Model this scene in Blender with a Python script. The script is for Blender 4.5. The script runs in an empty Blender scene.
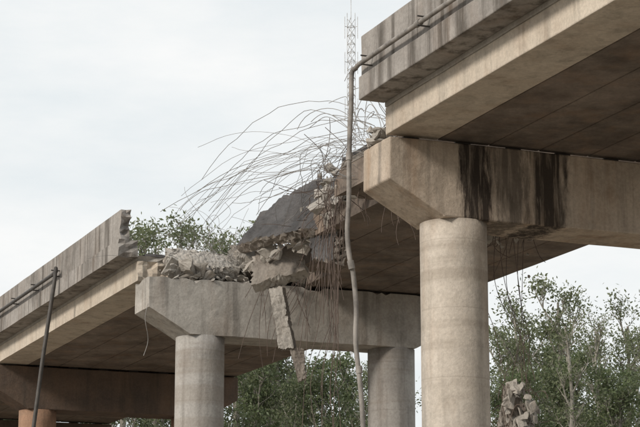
import bpy, bmesh, math, random
import numpy as np
from mathutils import Vector, noise, Matrix
random.seed(7); np.random.seed(7)
scene=bpy.context.scene
col=scene.collection
R=random.uniform
CH=1.6
def W(s,t,h): return Vector((2.38+.925*t-.38*s, 33.2+.38*t+.925*s, CH+h))
SB=14.0; SC=30.2

# ---------------- materials
def newmat(name):
    m=bpy.data.materials.new(name); m.use_nodes=True
    nt=m.node_tree; return m,nt,nt.nodes,nt.links,nt.nodes["Principled BSDF"]
def mixc(nt,a,b,fac,mode='MIX'):
    n=nt.nodes.new('ShaderNodeMix'); n.data_type='RGBA'; n.blend_type=mode
    for sock,v in ((6,a),(7,b),(0,fac)):
        if hasattr(v,'is_output'): nt.links.new(v,n.inputs[sock])
        else: n.inputs[sock].default_value = v if sock==0 else (*v,1)
    return n.outputs[2]
def noi(nt,vec,scale,detail=5,rough=.6,mapscale=None,loc=None):
    if mapscale or loc:
        mp=nt.nodes.new('ShaderNodeMapping'); nt.links.new(vec,mp.inputs[0])
        if mapscale: mp.inputs['Scale'].default_value=mapscale
        if loc: mp.inputs['Location'].default_value=loc
        vec=mp.outputs[0]
    n=nt.nodes.new('ShaderNodeTexNoise'); nt.links.new(vec,n.inputs['Vector'])
    n.inputs['Scale'].default_value=scale; n.inputs['Detail'].default_value=detail; n.inputs['Roughness'].default_value=rough
    return n.outputs['Fac']
def ramp(nt,fac,stops):
    r=nt.nodes.new('ShaderNodeValToRGB'); nt.links.new(fac,r.inputs[0])
    e=r.color_ramp.elements
    while len(e)<len(stops): e.new(.5)
    for i,(p,c) in enumerate(stops):
        e[i].position=p; e[i].color=(c,c,c,1) if not isinstance(c,tuple) else (*c,1)
    return r.outputs[0]
def mth(nt,op,a,b=0.):
    n=nt.nodes.new('ShaderNodeMath'); n.operation=op
    for i,v in enumerate((a,b)):
        if hasattr(v,'is_output'): nt.links.new(v,n.inputs[i])
        else: n.inputs[i].default_value=v
    return n.outputs[0]
def concrete(name,c1,c2,dirt=(.07,.06,.05),streak=.5,blotch=.5,bands=False,stains=None,bump=.5,rust=.4):
    m,nt,N,L,bs=newmat(name)
    P=N.new('ShaderNodeTexCoord').outputs['Object']
    base=mixc(nt,c1,c2,ramp(nt,noi(nt,P,.9,6,.68),[(.35,0.),(.65,1.)]))
    fine=ramp(nt,noi(nt,P,17,4,.8),[(.3,.78),(.7,1.1)])
    base=mixc(nt,base,fine,1.,'MULTIPLY')
    bl=mth(nt,'MULTIPLY',ramp(nt,noi(nt,P,.55,7,.72,loc=(3,9,1)),[(.48,0.),(.68,1.)]),blotch)
    base=mixc(nt,base,dirt,bl)
    st=ramp(nt,noi(nt,P,1.,6,.64,mapscale=(3.2,3.2,.22)),[(.5,0.),(.66,1.)])
    st=mth(nt,'MULTIPLY',st,streak)
    base=mixc(nt,base,dirt,st)
    st2=ramp(nt,noi(nt,P,1.,5,.62,mapscale=(1.6,1.6,.5),loc=(5,5,0)),[(.5,0.),(.7,1.)])
    base=mixc(nt,base,(.3,.18,.1),mth(nt,'MULTIPLY',st2,rust))
    sp=mth(nt,'MULTIPLY',ramp(nt,noi(nt,P,34,3,.7),[(.64,0.),(.7,1.)]),.5)
    base=mixc(nt,base,(.09,.08,.07),sp)
    if bands:
        sx=N.new('ShaderNodeSeparateXYZ'); L.new(P,sx.inputs[0])
        z=mth(nt,'FRACT',mth(nt,'DIVIDE',sx.outputs[2],1.22))
        ln=ramp(nt,z,[(.0,1.),(.012,.0),(.985,0.),(1.,1.)])
        base=mixc(nt,base,(.16,.13,.1),mth(nt,'MULTIPLY',ln,.22))
        z2=noi(nt,P,1.,4,.6,mapscale=(.15,.15,2.6))
        base=mixc(nt,base,(.2,.16,.12),mth(nt,'MULTIPLY',ramp(nt,z2,[(.5,0.),(.62,1.)]),.3))
    if stains:
        dp=N.new('ShaderNodeVectorMath'); dp.operation='DOT_PRODUCT'; L.new(P,dp.inputs[0]); dp.inputs[1].default_value=(.925,.38,0)
        t0=.925*2.38+.38*33.2
        wob=mth(nt,'MULTIPLY',mth(nt,'SUBTRACT',noi(nt,P,1.,6,.7,mapscale=(5,5,.9)),.5),.9)
        t=mth(nt,'ADD',mth(nt,'SUBTRACT',dp.outputs['Value'],t0),wob)
        tn=mth(nt,'DIVIDE',mth(nt,'ADD',t,2.),9.)
        stops=[(0.,0.)]
        for a,b,v in stains:
            A=(a+2)/9; B=(b+2)/9
            stops+= [(A-.008,0.),(A+.008,v),(B-.008,v),(B+.008,0.)]
        f=ramp(nt,tn,stops)
        f=mth(nt,'MULTIPLY',f,ramp(nt,noi(nt,P,1.,6,.7,mapscale=(7,7,.5)),[(.33,.3),(.52,1.)]))
        base=mixc(nt,base,(.035,.027,.022),f)
    L.new(base,bs.inputs['Base Color'])
    bs.inputs['Roughness'].default_value=.93
    bs.inputs['Specular IOR Level'].default_value=.2
    b=N.new('ShaderNodeBump'); b.inputs['Strength'].default_value=bump; b.inputs['Distance'].default_value=.03
    L.new(noi(nt,P,9,6,.72),b.inputs['Height']); L.new(b.outputs[0],bs.inputs['Normal'])
    return m
CAPM=concrete('cap_concrete_stained',(.58,.49,.4),(.45,.375,.3),streak=.4,blotch=.35,stains=[(-.1,.45,.98),(.55,1.15,.7),(1.3,1.95,.95)],rust=.45)
CAPB=concrete('cap_concrete',(.48,.45,.41),(.38,.355,.32),streak=.45,blotch=.5,rust=.2)
CAPC=concrete('cap_concrete_dark',(.17,.12,.09),(.11,.085,.07),streak=.6,blotch=.6,rust=.15)
COLM=concrete('column_concrete',(.61,.55,.48),(.52,.46,.39),streak=.24,blotch=.25,bands=True,rust=.25)
COLB=concrete('column_concrete_grey',(.45,.43,.4),(.37,.35,.33),streak=.35,blotch=.4,bands=True,rust=.15)
COLC=concrete('column_concrete_brown',(.4,.25,.17),(.3,.19,.13),streak=.3,blotch=.3,bands=True)
PAR=concrete('parapet_concrete',(.37,.345,.32),(.26,.24,.22),streak=.8,blotch=.6,rust=.15)
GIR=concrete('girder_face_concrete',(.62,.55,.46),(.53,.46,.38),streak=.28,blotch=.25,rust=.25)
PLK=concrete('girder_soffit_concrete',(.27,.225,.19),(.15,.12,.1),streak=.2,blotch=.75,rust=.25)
BRK=concrete('broken_concrete',(.48,.45,.41),(.36,.335,.3),streak=.1,blotch=.35,bump=1.,rust=.15)
BRKD=concrete('broken_concrete_dirty',(.34,.305,.27),(.22,.195,.17),streak=.3,blotch=.5,bump=1.,rust=.15)
ASP=concrete('old_asphalt',(.13,.125,.125),(.075,.072,.072),dirt=(.03,.03,.03),streak=.1,blotch=.5,bump=1.,rust=.05)
def simple(name,c,rough=.6,metal=0.,var=.4,sc=6.):
    m,nt,N,L,bs=newmat(name)
    P=N.new('ShaderNodeTexCoord').outputs['Object']
    base=mixc(nt,c,tuple(x*(1-var) for x in c),ramp(nt,noi(nt,P,sc),[(.35,0.),(.65,1.)]))
    L.new(base,bs.inputs['Base Color']); bs.inputs['Roughness'].default_value=rough; bs.inputs['Metallic'].default_value=metal
    return m
PIPE=simple('weathered_pipe',(.3,.275,.25),.75,.1,.55,4)
PIPED=simple('dark_pipe',(.08,.072,.065),.6,.2)
REB=simple('rusty_rebar',(.15,.11,.09),.75,.2,.5,3)
STR=simple('steel_strand',(.3,.28,.26),.55,.3,.4,3)
TOW=simple('galvanised_steel',(.6,.6,.6),.5,.1)
BARK=simple('bark',(.3,.28,.24),.95)
GRD=simple('ground_soil',(.28,.24,.19),1.,0,.4,.3)

# ---------------- mesh helpers
def empty(name):
    e=bpy.data.objects.new(name,None); e.empty_display_size=.5; col.objects.link(e); return e
def obj(name,me,mat,parent=None,bevel=0):
    o=bpy.data.objects.new(name,me); col.objects.link(o)
    if mat: me.materials.append(mat)
    if parent: o.parent=parent
    if bevel:
        b=o.modifiers.new('bevel','BEVEL'); b.width=bevel; b.segments=2; b.limit_method='ANGLE'; b.angle_limit=math.radians(50)
    return o
def lin(a,b,step):
    n=max(1,int(round(abs(b-a)/step))); return [a+(b-a)*i/n for i in range(n+1)]
def lattice(name,S,T,H,fn,mat,parent=None,bevel=0,amp=.006):
    vs={};V=[];F=[]
    ns,nt_,nh=len(S)-1,len(T)-1,len(H)-1
    def v(i,j,k):
        key=(i,j,k)
        if key not in vs:
            s,t,h=S[i],T[j],H[k]
            if fn: s,t,h=fn(s,t,h)
            p=W(s,t,h)
            n=noise.noise_vector(p*1.3)*amp+noise.noise_vector(p*5)*amp*.6
            vs[key]=len(V); V.append(p+n)
        return vs[key]
    for i in range(ns):
        for j in range(nt_):
            F.append((v(i,j,0),v(i,j+1,0),v(i+1,j+1,0),v(i+1,j,0)))
            F.append((v(i,j,nh),v(i+1,j,nh),v(i+1,j+1,nh),v(i,j+1,nh)))
    for i in range(ns):
        for k in range(nh):
            F.append((v(i,0,k),v(i+1,0,k),v(i+1,0,k+1),v(i,0,k+1)))
            F.append((v(i,nt_,k),v(i,nt_,k+1),v(i+1,nt_,k+1),v(i+1,nt_,k)))
    for j in range(nt_):
        for k in range(nh):
            F.append((v(0,j,k),v(0,j,k+1),v(0,j+1,k+1),v(0,j+1,k)))
            F.append((v(ns,j,k),v(ns,j+1,k),v(ns,j+1,k+1),v(ns,j,k+1)))
    me=bpy.data.meshes.new(name); me.from_pydata([tuple(p) for p in V],[],F)
    bm=bmesh.new(); bm.from_mesh(me); bmesh.ops.recalc_face_normals(bm,faces=bm.faces); bm.to_mesh(me); bm.free()
    return obj(name,me,mat,parent,bevel)

CB,CT=7.3,8.66
GB,GT=8.72,9.22
SL=9.34
def fr(p): return noise.noise(p*2.2)*.6+noise.noise(p*6.1)*.35+noise.noise(p*15)*.15
def pier(s,mcap,mcol,chip=0):
    e=empty('bridge_pier')
    T=sorted(set(lin(-1.5,-.45,.12)+lin(-.45,5.59,.12 if chip else .35)+lin(5.59,6.64,.12)))
    def fn(ss,t,h):
        d=0
        if t<-.45: d=(-.45-t)/1.05
        elif t>5.59: d=(t-5.59)/1.05
        hb=CB+.6*d
        h=hb+(h-CB)/(CT-CB)*(CT-hb)
        if chip and h>CT-.02:
            h-=max(0,fr(W(ss,t,h)*1.1)-.05)*chip
        return ss,t,h
    lattice('cap_beam',lin(s-.58,s+.58,.145),T,lin(CB,CT,.14),fn,mcap,e,.025,.012)
    for i,t in enumerate((0,5.14)):
        c=W(s,t,0); V=[];F=[];n=56
        zs=lin(-.2,CH+CB+.004,.45)
        for z in zs:
            for a in range(n):
                an=2*math.pi*a/n
                p=Vector((c.x+.6*math.cos(an),c.y+.6*math.sin(an),z))
                r=1+.008*noise.noise(p*1.5)
                V.append((c.x+.6*r*math.cos(an),c.y+.6*r*math.sin(an),z))
        for k in range(len(zs)-1):
            for a in range(n):
                b=(a+1)%n; F.append((k*n+a,k*n+b,(k+1)*n+b,(k+1)*n+a))
        F.append(tuple(range(n))[::-1]); F.append(tuple((len(zs)-1)*n+a for a in range(n)))
        me=bpy.data.meshes.new('column'); me.from_pydata(V,[],F)
        for p in me.polygons: p.use_smooth=len(p.vertices)==4
        obj('column_%d'%(i+1),me,mcol,e)
    for j in range(8):
        for ds in (-.3,.3):
            if chip and j<4 and ds<0: continue
            t=-1.5+1.017*j+.5
            lattice('bearing_pad_%d'%(j*2+(ds>0)),[s+ds-.12,s+ds+.12],[t-.15,t+.15],[CT-.02,GB+.004],None,PIPED,e,0,0)
    return e
pier(0,CAPM,COLM,.0); pier(SB,CAPB,COLB,.35); pier(SC,CAPC,COLC); pier(-14.6,CAPB,COLB); pier(SC+15,CAPC,COLC)

def endjag(s0,s1,j0,j1,reach=.6):
    def fn(s,t,h):
        q=W(s,t,h)
        if j0 and s-s0<reach: s+= (abs(fr(q*1.0))*j0)*(1-(s-s0)/reach)
        if j1 and s1-s<reach: s-= (abs(fr(q*1.0))*j1)*(1-(s1-s)/reach)
        return s,t,h
    return fn
def Sarr(s0,s1,j0,j1):
    A=lin(s0,s1,.8)
    if j0: A=lin(s0,s0+.6,.1)+lin(s0+.6,s1,.8)[1:]
    if j1: 
        base=[a for a in A if a<s1-.6]; A=base+lin(s1-.6,s1,.1)
    return A
PW=8.14/8
def deck(s0,s1,j0=0,j1=0,planks=None,parL=True):
    e=empty('bridge_deck')
    for k in range(8):
        a,b=s0,s1
        if planks: 
            if planks[k] is None: continue
            a,b=planks[k]
        t0=-1.5+PW*k+.012; t1=t0+PW-.024
        jj0=j0*R(.5,1.0); jj1=(j1 if not planks else .9 if b<s1-.1 else 0)
        res=.12 if (jj0 or jj1) else .5
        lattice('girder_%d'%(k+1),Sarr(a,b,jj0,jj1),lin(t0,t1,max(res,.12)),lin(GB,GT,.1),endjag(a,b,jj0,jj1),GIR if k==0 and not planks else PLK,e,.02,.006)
        if planks:
            lattice('deck_slab_%d'%(k+1),Sarr(a,b,0,jj1),lin(t0-.01,t1+.01,.15),[GT+.003,(GT+SL)/2,SL],endjag(a,b+R(-.3,.2),0,jj1*1.2),BRKD,e,0,.012)
            lattice('asphalt_%d'%(k+1),Sarr(a,b-.3,0,jj1),lin(t0-.01,t1+.01,.2),[SL+.003,SL+.07],endjag(a,b-.3,0,jj1),ASP,e,0,.012)
    sd=lambda t0,t1,h0,h1,nm,m,jj0=j0,jj1=j1,bv=.02,am=.008: lattice(nm,Sarr(s0,s1,jj0,jj1),lin(t0,t1,.15 if t1-t0<1 else .25),lin(h0,h1,.1),endjag(s0,s1,jj0,jj1),m,e,bv,am)
    if not planks:
        sd(-1.5,6.64,GT+.003,SL,'deck_slab',BRK)
        sd(-1.3,6.4,SL+.003,SL+.07,'asphalt',ASP,bv=0)
    if parL:
        sd(-2.0,-1.502,9.3,9.72,'edge_beam_1',PAR)
        sd(-1.95,-1.7,9.723,10.48,'parapet_1',PAR,j0*1.3)
    sd(6.642,7.14,9.3,9.72,'edge_beam_2',PAR)
    sd(6.84,7.09,9.723,10.48,'parapet_2',PAR)
    return e
deck(-14.55,-.38)
deck(-28.5,-14.65)
deck(SB+.4,SC-.05,.5,0)
deck(SC+.05,SC+14.9)
deck(.35,SB-.1,0,0,planks=[None,(.55,4.4),(.35,8.0),(.35,11.8),(.35,13.9),(.35,13.9),(.35,13.9),(.35,13.9)],parL=False)

# ---------------- tubes
def curves(name,paths,rad,mat,parent=None,res=2,cyc=False):
    cu=bpy.data.curves.new(name,'CURVE'); cu.dimensions='3D'; cu.bevel_depth=rad; cu.bevel_resolution=res; cu.use_fill_caps=True
    for pts in paths:
        sp=cu.splines.new('POLY'); sp.points.add(len(pts)-1)
        for i,p in enumerate(pts): sp.points[i].co=(*p,1)
    o=bpy.data.objects.new(name,cu); col.objects.link(o); cu.materials.append(mat)
    if parent: o.parent=parent
    return o
def smooth(pts,n=8):
    pts=[Vector(p) for p in pts]; out=[]
    P=[pts[0]]+pts+[pts[-1]]
    for i in range(1,len(P)-2):
        for k in range(n):
            u=k/n; a,b,c,d=P[i-1],P[i],P[i+1],P[i+2]
            out.append(.5*((2*b)+(c-a)*u+(2*a-5*b+4*c-d)*u*u+(3*b-a-3*c+d)*u**3))
    out.append(pts[-1]); return out
Z=lambda h:h+CH
e=empty('drain_pipe')
up=[W(-14,-2.1,9.87),W(-.6,-2.1,9.87),W(-.42,-2.09,9.84)]
curves('horizontal_pipe',[up],.042,PIPE,e,4)
path=[W(-.44,-2.07,9.86),(.56,32.08,Z(9.78)),(.545,32.05,Z(9.2)),(.51,32.05,Z(8.4)),(.5,32.05,Z(7.5)),(.47,32.05,Z(6.9)),(.52,32.05,Z(6.4)),(.57,32.1,Z(6.2)),(.62,32.1,Z(5.6)),(.61,32.1,Z(5.0)),(.69,32.1,Z(4.2)),(.73,32.1,Z(3.5)),(.8,32.1,Z(1.5)),(.82,32.1,-.05)]
curves('down_pipe',[smooth(path,6)],.044,PIPE,e,4)
curves('bracket',[[W(s,-1.96,h),W(s,-2.18,h)] for s in (-.9,-3.2,-5.5,-7.8,-10.1) for h in (9.79,9.95)],.015,PIPED,e)
curves('coupling',[[ (.508,32.05,Z(8.33)),(.506,32.05,Z(8.2))],[(.52,32.05,Z(6.42)),(.55,32.06,Z(6.28))],[(.66,32.1,Z(4.6)),(.67,32.1,Z(4.48))],[W(-3.0,-2.1,9.87),W(-3.15,-2.1,9.87)],[W(-7.0,-2.1,9.87),W(-7.15,-2.1,9.87)]],.058,PIPE,e,4)
e=empty('drain_pipe')
curves('horizontal_pipe',[[W(20.2,-2.1,9.9),W(44,-2.1,9.9)]],.05,PIPED,e,4)
p0=W(20.1,-2.12,10.0)
curves('down_pipe',[[W(20.6,-2.1,9.9),W(20.15,-2.1,9.92),p0+Vector((0,0,0)),p0+Vector((-.03,0,-.4)),(p0.x-.28,p0.y,Z(7.5)),(p0.x-.48,p0.y,Z(5.5)),(p0.x-1.1,p0.y,-.05)]],.055,PIPED,e,4)
curves('bracket',[[W(s,-1.96,h),W(s,-2.2,h)] for s in (20.3,22.6,25,27.4,30) for h in (9.82,9.98)],.018,PIPED,e)

# ---------------- rubble
def hull(bm,c,size,n=14,rot=None):
    m=(rot or Matrix.Rotation(R(0,6.28),3,Vector((R(-1,1),R(-1,1),R(-1,1))).normalized()))
    vs=[]
    for _ in range(n):
        p=Vector((R(-1,1)*size[0],R(-1,1)*size[1],R(-1,1)*size[2]))/2
        vs.append(bm.verts.new(Vector(c)+m@p))
    r=bmesh.ops.convex_hull(bm,input=vs)
    bad=[v for v in r['geom_interior'] if isinstance(v,bmesh.types.BMVert)]
    bmesh.ops.delete(bm,geom=[v for v in bad if v.is_valid],context='VERTS')
def bmobj(name,bm,mat,parent=None,rough=.05,sm=.0):
    bmesh.ops.recalc_face_normals(bm,faces=bm.faces)
    bmesh.ops.subdivide_edges(bm,edges=bm.edges[:],cuts=2,use_grid_fill=True,smooth=sm)
    for v in bm.verts:
        p=v.co; v.co=p+noise.noise_vector(p*5)*rough*.9+noise.noise_vector(p*14)*rough*.55
    me=bpy.data.meshes.new(name); bmesh.ops.recalc_face_normals(bm,faces=bm.faces); bm.to_mesh(me); bm.free(); return obj(name,me,mat,parent)
def fr2(p): return noise.noise(p*3.1)*.4+noise.noise(p*8.3)*.4+noise.noise(p*21)*.3
def patch(name,c4,thick,mt,mb,parent,n=16,m=12,jag=.12,warp=.05,seed=0,rough=.05):
    a,b,c,d=[Vector(p) for p in c4]
    nrm=((b-a).cross(d-a)).normalized()
    V=[];F=[];K=5
    ctr=(a+b+c+d)/4
    for k in range(K):
        for i in range(n+1):
            for j in range(m+1):
                u,v=i/n,j/m
                p=(a*(1-u)+b*u)*(1-v)+(d*(1-u)+c*u)*v
                edge=min(u,1-u,v,1-v)
                q=p+Vector((seed*7.3,seed*3.1,k*.14))
                w=max(0,1-edge*6)
                p=p+(ctr-p).normalized()*abs(fr2(q*1.3))*jag*2.2*w
                p=p+nrm*(noise.noise(p*.9+Vector((seed,0,0)))*warp*2+fr(q*1.5)*rough+fr2(q*2)*rough*.6)
                p=p-nrm*thick*(k/(K-1))
                V.append(p)
    idx=lambda k,i,j:(k*(n+1)+i)*(m+1)+j
    for i in range(n):
        for j in range(m):
            F.append((idx(0,i,j),idx(0,i+1,j),idx(0,i+1,j+1),idx(0,i,j+1)))
            F.append((idx(K-1,i,j),idx(K-1,i,j+1),idx(K-1,i+1,j+1),idx(K-1,i+1,j)))
    for k in range(K-1):
        for i in range(n):
            F.append((idx(k,i,0),idx(k+1,i,0),idx(k+1,i+1,0),idx(k,i+1,0)))
            F.append((idx(k,i,m),idx(k,i+1,m),idx(k+1,i+1,m),idx(k+1,i,m)))
        for j in range(m):
            F.append((idx(k,0,j),idx(k,0,j+1),idx(k+1,0,j+1),idx(k+1,0,j)))
            F.append((idx(k,n,j),idx(k+1,n,j),idx(k+1,n,j+1),idx(k,n,j+1)))
    me=bpy.data.meshes.new(name); me.from_pydata([tuple(p) for p in V],[],F)
    me.materials.append(mt); me.materials.append(mb)
    for q,p in enumerate(me.polygons): p.material_index=0 if (q<n*m*2 and q%2==1) else 1
    bm=bmesh.new(); bm.from_mesh(me); bmesh.ops.recalc_face_normals(bm,faces=bm.faces); bm.to_mesh(me); bm.free()
    return obj(name,me,None,parent)
e=empty('collapsed_deck_slab')
patch('asphalt_slab',[(-1.3,44.9,Z(10.05)),(.8,40.6,Z(10.1)),(.35,40.0,Z(8.7)),(-1.8,44.1,Z(8.95))],.28,ASP,BRKD,e,50,32,.17,.12,1,.06)
patch('asphalt_slab_folded',[(.0,41.6,Z(9.3)),(.6,40.2,Z(9.1)),(.5,40.0,Z(7.9)),(.05,41.2,Z(8.2))],.3,ASP,BRKD,e,20,20,.2,.1,2)
patch('slab_fragment',[(-1.4,44.0,Z(8.85)),(-.45,43.6,Z(9.0)),(-.2,43.3,Z(8.3)),(-1.5,43.6,Z(7.95))],.32,BRKD,BRK,e,26,22,.12,.05,3,.04)
patch('hanging_fragment',[(-1.12,43.7,Z(8.05)),(-.8,43.6,Z(8.1)),(-.52,43.6,Z(6.6)),(-.88,43.6,Z(6.6))],.24,BRK,BRKD,e,14,44,.07,.04,4)
patch('hanging_fragment_tip',[(-.72,43.6,Z(6.68)),(-.36,43.6,Z(6.66)),(-.3,43.6,Z(5.95)),(-.5,43.6,Z(5.85))],.22,BRKD,BRKD,e,14,24,.08,.04,5)
patch('girder_stump',[W(SB+.45,-.9,9.2),W(SB+.45,1.0,9.25),W(SB-.3,.9,8.78),W(SB-.2,-.95,8.7)],.3,BRK,BRK,e,60,24,.25,.1,9,.1)
patch('girder_stump_2',[W(SB+.5,.8,9.45),W(SB+.4,2.9,9.45),W(SB-.6,2.8,8.85),W(SB-.5,.9,8.8)],.4,BRKD,BRK,e,60,24,.25,.14,10,.12)
bm=bmesh.new()
for i in range(230):
    t=-1.1+4.3*random.random(); s=SB+R(-.55,.3); z=CT+abs(random.gauss(0,.24))*(.5+.35*min(2.5,max(0,t+.6)))
    q=random.random()**3; sz=.06+.5*q
    if t<-.7: sz*=.5
    rot=Matrix.Rotation(R(0,6.28),3,'Z')@Matrix.Rotation(random.gauss(0,.45),3,'X')@Matrix.Rotation(random.gauss(0,.35),3,'Y')
    hull(bm,W(s,t,z+sz*.1),(sz*R(1.,1.7),sz*R(.7,1.1),sz*R(.25,.5)),random.randint(9,14),rot)
for i in range(36):
    f=random.random(); sz=R(.08,.4)
    hull(bm,(-1.7+1.8*f,44.2-3.2*f+R(-.2,.3),Z(8.85+R(-.2,.15))),(sz*1.4,sz,sz*.5),11)
for i in range(130):
    f=random.random(); t=-.4+3*f+R(-.3,.3); s=4.2+8.8*f+R(-.7,.7)
    sz=.08+.35*random.random()**2
    hull(bm,W(s,t,9.25+R(-.35,.25)),(sz*1.4,sz,sz*.6),11)
for i in range(34):
    sz=.08+.2*random.random()
    hull(bm,W(.35+R(-.25,.15),-1.35+R(-.15,.35),CT+R(0,.32)),(sz*1.3,sz,sz*.7),11)
bmobj('concrete_rubble',bm,BRK,None,.035)

e=empty('fallen_girder_fragment')
patch('core',[(3.85,40.0,Z(5.3)),(4.15,40.0,Z(5.2)),(6.2,39.6,-.1),(2.7,39.6,-.1)],.5,BRKD,BRKD,e,30,90,.25,.12,20,.08)
bm=bmesh.new()
for i in range(190):
    dz=7.1*random.random(); z=6.95-dz
    hw=min(1.7,.12+.42*dz); sz=R(.12,.5)*(.6+.06*dz)
    rot=Matrix.Rotation(R(-.5,.5),3,'Z')@Matrix.Rotation(R(.6,1.5),3,'X')@Matrix.Rotation(random.gauss(.25,.4),3,'Y')
    hull(bm,(4.05+dz*.1+R(-hw*.7,hw),39.4+R(-.25,.2)-dz*.03,z),(sz*1.1,sz*1.7,sz*.4),11,rot)
bmobj('loose_chunks',bm,BRK,e,.035)

# ---------------- rebar / strands
def droop(p0,p1,sag,n=14,curl=0.,side=None):
    p0,p1=Vector(p0),Vector(p1); out=[]
    side=side or Vector((R(-1,1),R(-1,1),0))
    ph=R(1.3,2.2)
    for i in range(n+1):
        u=i/n; p=p0.lerp(p1,u); p.z+=sag*4*u*(1-u); p+=side*curl*math.sin(u*math.pi*ph)
        p+=Vector((noise.noise(p*.8),noise.noise(p*.8+Vector((9,0,0))),noise.noise(p*.8+Vector((0,9,0)))))*.12
        out.append(p)
    return out
A=[];B=[];A2=[]
for i in range(40):
    st=W(R(.5,4.0),R(-1.2,-.1),R(8.9,9.4))
    f=random.random()**.7
    en=Vector((.4-4.0*f+R(-.3,.3),R(40,45.5),Z(R(8.9,10.7))))
    (A if i%2 else A2).append(droop(st,en,R(-.2,1.15),20,R(-.5,.5)))
for i in range(18):
    st=W(R(.4,1.0),R(-1.5,-.6),R(8.8,9.2))
    en=st+Vector((R(-1.2,.5),R(-.5,1.5),R(.2,1.2)))
    A.append(droop(st,en,R(.1,.6),14,R(-.25,.25)))
for i in range(120):
    st=W(SB+R(-.6,.6),R(-.3,2.8),R(8.8,9.3))
    en=st+Vector((random.gauss(-.4,.8),R(-1,1),abs(random.gauss(.1,.75))))
    A2.append(droop(st,en,R(.05,.7),14,R(-.35,.35)))
for i in range(90):
    f=random.random(); st=W(4+9*f+R(-.5,.5),-.5+3*f+R(-.3,.2),R(8.9,9.4))
    en=st+Vector((random.gauss(-.3,.5),R(-.8,.5),random.gauss(.0,.6)))
    B.append(droop(st,en,R(-.3,.5),12,R(-.35,.35)))
for i in range(42):
    f=R(0,1); st=W(3.9+5*f,-.5+1.6*f+R(-.2,.2),9.0)
    L_=R(.6,3.2) if i>7 else R(4,6.5)
    en=st+Vector((random.gauss(-.1,.3),R(-.5,.3),-L_))
    B.append(droop(st,en,R(-.1,.1),16,R(-.28,.28)))
for i in range(20):
    st=W(SB-.9+R(-.5,.3),R(.8,2.8),R(8.6,9.0)); L_=R(.5,2.2)
    en=st+Vector((random.gauss(-.1,.3),R(-.3,.2),-L_)); B.append(droop(st,en,R(0,.2),12,R(-.15,.15)))
for i in range(10):
    st=W(R(1.5,3.5),R(-.4,.3),GB+.05); en=st+Vector((R(-.3,.3),0,-R(.4,1.3))); B.append(droop(st,en,0,10,R(-.2,.2)))
curves('exposed_steel_strands',A,.0062,STR,None,1)
curves('exposed_steel_strands',A2,.0042,STR,None,1)
curves('exposed_rebar',B,.0068,REB,None,1)
C=[]
for i in range(22):
    st=W(R(5,6.3),R(3.2,4.6),GB+.1); 
    if i<7: en=Vector((R(3.8,4.4),R(39.2,40),Z(R(4.6,5.4))))
    else: en=st+Vector((R(-.3,.3),R(-.3,.3),-R(.2,1.2)))
    C.append(droop(st,en,R(-.2,.1),14,R(-.25,.25)))
for i in range(34):
    st=Vector((R(3.8,4.6),R(39.2,39.8),Z(R(3.6,5.1)))); en=st+Vector((R(-.6,.6),R(-.3,.3),R(-.3,.7))); C.append(droop(st,en,R(0,.4),10,R(-.2,.2)))
curves('exposed_rebar',C,.007,REB,None,1)
bm=bmesh.new()
for i in range(26):
    hull(bm,W(R(4.8,6.6),R(3.,5.0),GB-R(0,.12)),(R(.15,.5),R(.15,.4),R(.05,.2)),11)
for i in range(6):
    hull(bm,W(R(5,6.4),R(3.2,4.8),GB-R(.2,1.0)),(R(.06,.16),)*3,10)
bmobj('spalled_concrete',bm,BRK,None,.03)
curves('hanging_cable',[smooth([W(SB-.5,-1.5,8.0),W(SB-.6,-1.6,7.6),W(SB-.55,-1.5,7.1),W(SB-.6,-1.62,6.7)],6)],.008,STR,None,1)

# ---------------- lattice mast
P=[];tx,ty=2.45,142.8; TH=50.2
def leg(a,z): 
    w=.36
    return Vector((tx+w*math.cos(a),ty+w*math.sin(a),z))
AN=[.5,2.59,4.69]
for a in AN: P.append([leg(a,0),leg(a,TH)])
z=0
while z<TH-.9:
    for i in range(3):
        a,b=AN[i],AN[(i+1)%3]
        P.append([leg(a,z),leg(b,z+.7)]); P.append([leg(a,z),leg(b,z)])
    z+=.7
P.append([(tx,ty,TH-1),(tx,ty,TH+1.2)])
for zz in (TH-1.3,TH-4.2,TH-8):
    for s_ in (-.5,.5): P.append([(tx+s_,ty-.4,zz-1.),(tx+s_,ty-.4,zz+.8)]); P.append([(tx,ty,zz),(tx+s_,ty-.4,zz)])
curves('lattice_radio_mast',P,.024,TOW,None,1)

# ---------------- trees
def leafmat(name,c1,c2):
    m,nt,N,L,bs=newmat(name)
    P=N.new('ShaderNodeTexCoord').outputs['Object']
    g=N.new('ShaderNodeNewGeometry')
    base=mixc(nt,c1,c2,ramp(nt,noi(nt,P,.9,2),[(.35,0.),(.65,1.)]))
    base=mixc(nt,base,(.18,.185,.1),mth(nt,'MULTIPLY',g.outputs['Random Per Island'],.45))
    L.new(base,bs.inputs['Base Color']); bs.inputs['Roughness'].default_value=.55
    tr=N.new('ShaderNodeBsdfTranslucent'); L.new(base,tr.inputs[0])
    mx=N.new('ShaderNodeMixShader'); mx.inputs[0].default_value=.4
    L.new(bs.outputs[0],mx.inputs[1]); L.new(tr.outputs[0],mx.inputs[2]); L.new(mx.outputs[0],N['Material Output'].inputs[0])
    return m
LF1=leafmat('foliage_green',(.13,.175,.08),(.085,.115,.055))
LF2=leafmat('foliage_olive',(.165,.195,.1),(.11,.135,.075))
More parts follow.
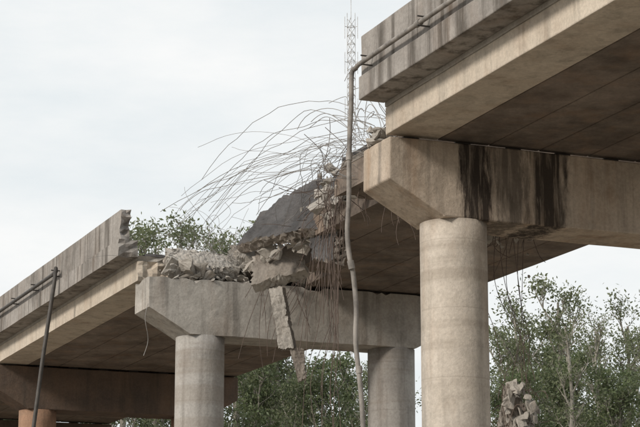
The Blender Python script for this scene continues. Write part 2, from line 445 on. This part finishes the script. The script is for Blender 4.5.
def tree_mesh(seed,H,crown,nl,leaf,lm,openess=1.,start=.38):
    rnd=random.Random(seed); rr=rnd.uniform
    V=[];F=[];tips=[]
    def tube(pts,r0,r1,n=5):
        base=len(V); m=len(pts)
        for i,p in enumerate(pts):
            r=r0+(r1-r0)*i/(m-1)
            d=(pts[min(i+1,m-1)]-pts[max(i-1,0)]).normalized()
            x=d.orthogonal().normalized(); y=d.cross(x)
            for a in range(n):
                an=6.283*a/n; V.append(tuple(p+(x*math.cos(an)+y*math.sin(an))*r))
        for i in range(m-1):
            for a in range(n):
                b=(a+1)%n; F.append((base+i*n+a,base+i*n+b,base+(i+1)*n+b,base+(i+1)*n+a))
    def grow(p,d,L,r,lev):
        n=6; pts=[p]; dd=d.copy()
        for i in range(n):
            dd=(dd+Vector((rr(-.16,.16),rr(-.16,.16),rr(-.03,.2)))).normalized()
            pts.append(pts[-1]+dd*L/n)
        tube(pts,r,r*.3,6 if lev<2 else 3)
        if lev>=3: tips.append(pts[-1]); return
        nb=[0,5,4,0][lev]
        for b in range(nb):
            u=rr(.35,1.); q=pts[min(n,int(u*n))]
            out=Vector((rr(-1,1),rr(-1,1),rr(-.15,.9))).normalized()
            grow(q,(dd*.6+out).normalized(),L*rr(.35,.55),r*.5,lev+1)
        tips.append(pts[-1])
    pts=[Vector((0,0,0))]
    for i in range(10): pts.append(pts[-1]+Vector((rr(-.14,.14),rr(-.14,.14),H*.93/10)))
    tube(pts,H*.012,H*.003,8)
    for i in range(nl):
        u=start+(.98-start)*(i/nl); q=pts[int(u*10)].lerp(pts[min(10,int(u*10)+1)],u*10%1)
        a=i*2.4+rr(-.4,.4); el=rr(.3,1.)+.3*u
        d=Vector((math.cos(a)*math.cos(el),math.sin(a)*math.cos(el),math.sin(el)))
        grow(q,d,crown*(1.1-.55*(u-start)/(1-start))*rr(.6,1.2),H*.0035,1)
    nb=len(F)
    T=np.array([list(t) for t in tips]); rs=np.random.RandomState(seed)
    keep=rs.rand(len(T))<openess; T=T[keep]
    per=rs.randint(10,36,len(T)); C=np.repeat(T,per,0)+rs.normal(0,1,(per.sum(),3))*np.array([.27,.27,.2])
    n=len(C); a=rs.normal(size=(n,3)); a/=np.linalg.norm(a,axis=1)[:,None]
    b=np.cross(a,rs.normal(size=(n,3))); b/=np.linalg.norm(b,axis=1)[:,None]
    sz=leaf*rs.uniform(.6,1.4,(n,1))
    Q=np.stack([C-a*sz,C-b*sz*.42,C+a*sz,C+b*sz*.42],1).reshape(-1,3)
    base=len(V); allV=np.concatenate([np.array(V),Q])
    faces=F+[(base+4*i,base+4*i+1,base+4*i+2,base+4*i+3) for i in range(n)]
    me=bpy.data.meshes.new('tree'); me.from_pydata(allV.tolist(),[],faces)
    me.materials.append(BARK); me.materials.append(lm)
    mi=np.zeros(len(faces),dtype=np.int32); mi[nb:]=1
    me.polygons.foreach_set('material_index',mi)
    return me
TM=[tree_mesh(11,17,3.2,20,.085,LF1,.85),tree_mesh(12,16,2.9,18,.08,LF2,.65),tree_mesh(13,17,2.6,14,.07,LF2,.25),tree_mesh(14,14,3.2,22,.085,LF1,.9,.3),tree_mesh(15,17,2.4,16,.08,LF2,.55)]
hm=[17,16,17,14,17]
def tree(px,d,pytop,m):
    X=(px-320)*d/1900; H=d*(.33867-pytop/1900)/1.0252; Y=1.0253*d-.2263*H
    o=bpy.data.objects.new('deciduous_tree',TM[m]); col.objects.link(o)
    s=(H+CH)/hm[m]*.97; o.location=(X,Y,0); o.scale=(s,s,s); o.rotation_euler=(0,0,R(0,6.28))
for px,d,py,m in [(140,82,212,4),(163,90,204,1),(190,86,216,4),(214,94,210,1),(238,84,208,1),(262,92,222,0),(285,90,250,1),
                  (255,75,356,3),(288,80,362,1),(325,76,350,3),(352,84,348,0),(385,80,340,1),(300,95,352,0),
                  (503,84,300,1),(530,78,284,4),(558,84,266,1),(592,80,296,2),(622,82,292,4),(650,76,284,1),(545,92,315,0),(575,74,345,3),(612,70,360,3),(640,95,325,2),(515,72,365,3),(600,72,300,2),(568,70,290,2),
                  (90,82,385,3),(150,90,385,0),(30,85,385,3),(205,98,375,3),(455,90,330,1)]:
    tree(px,d,py,m)

# ---------------- ground
me=bpy.data.meshes.new('ground'); me.from_pydata([(-3000,-3000,0),(3000,-3000,0),(3000,3000,0),(-3000,3000,0)],[],[(0,1,2,3)])
obj('ground',me,GRD)

# ---------------- world
w=bpy.data.worlds.new('World'); scene.world=w; w.use_nodes=True; nt=w.node_tree; N=nt.nodes; L=nt.links
bg=N['Background']
sky=N.new('ShaderNodeTexSky'); sky.sky_type='NISHITA'; sky.sun_disc=False
sky.sun_elevation=math.radians(28); sky.sun_rotation=math.radians(230)
P=N.new('ShaderNodeTexCoord').outputs['Generated']
cl=ramp(nt,noi(nt,P,2.2,5,.55,mapscale=(1,1,3.2)),[(.32,.9),(.62,.98)])
tone=ramp(nt,noi(nt,P,6.5,6,.6,mapscale=(1,1,3.2),loc=(4,2,1)),[(.3,(8.2,8.7,8.9)),(.7,(9.8,9.85,9.75))])
L.new(mixc(nt,sky.outputs[0],tone,cl),bg.inputs[0]); bg.inputs[1].default_value=.1
sun=bpy.data.lights.new('sun','SUN'); sun.energy=2.8; sun.angle=math.radians(11); sun.color=(1,.92,.82)
so=bpy.data.objects.new('sun',sun); col.objects.link(so)
Ld=Vector((-.68,-.56,.47)); so.rotation_euler=Ld.to_track_quat('Z','Y').to_euler()
so.location=(-20,-20,30)
cam=bpy.data.cameras.new('camera'); co=bpy.data.objects.new('camera',cam); col.objects.link(co)
cam.lens=106.9; cam.sensor_width=36; cam.clip_end=5000; cam.clip_start=.1
co.location=(0,0,1.6); co.rotation_euler=(math.radians(90+12.75),0,0)
scene.camera=co
scene.view_settings.view_transform='Standard'; scene.view_settings.look='None'; scene.view_settings.exposure=0
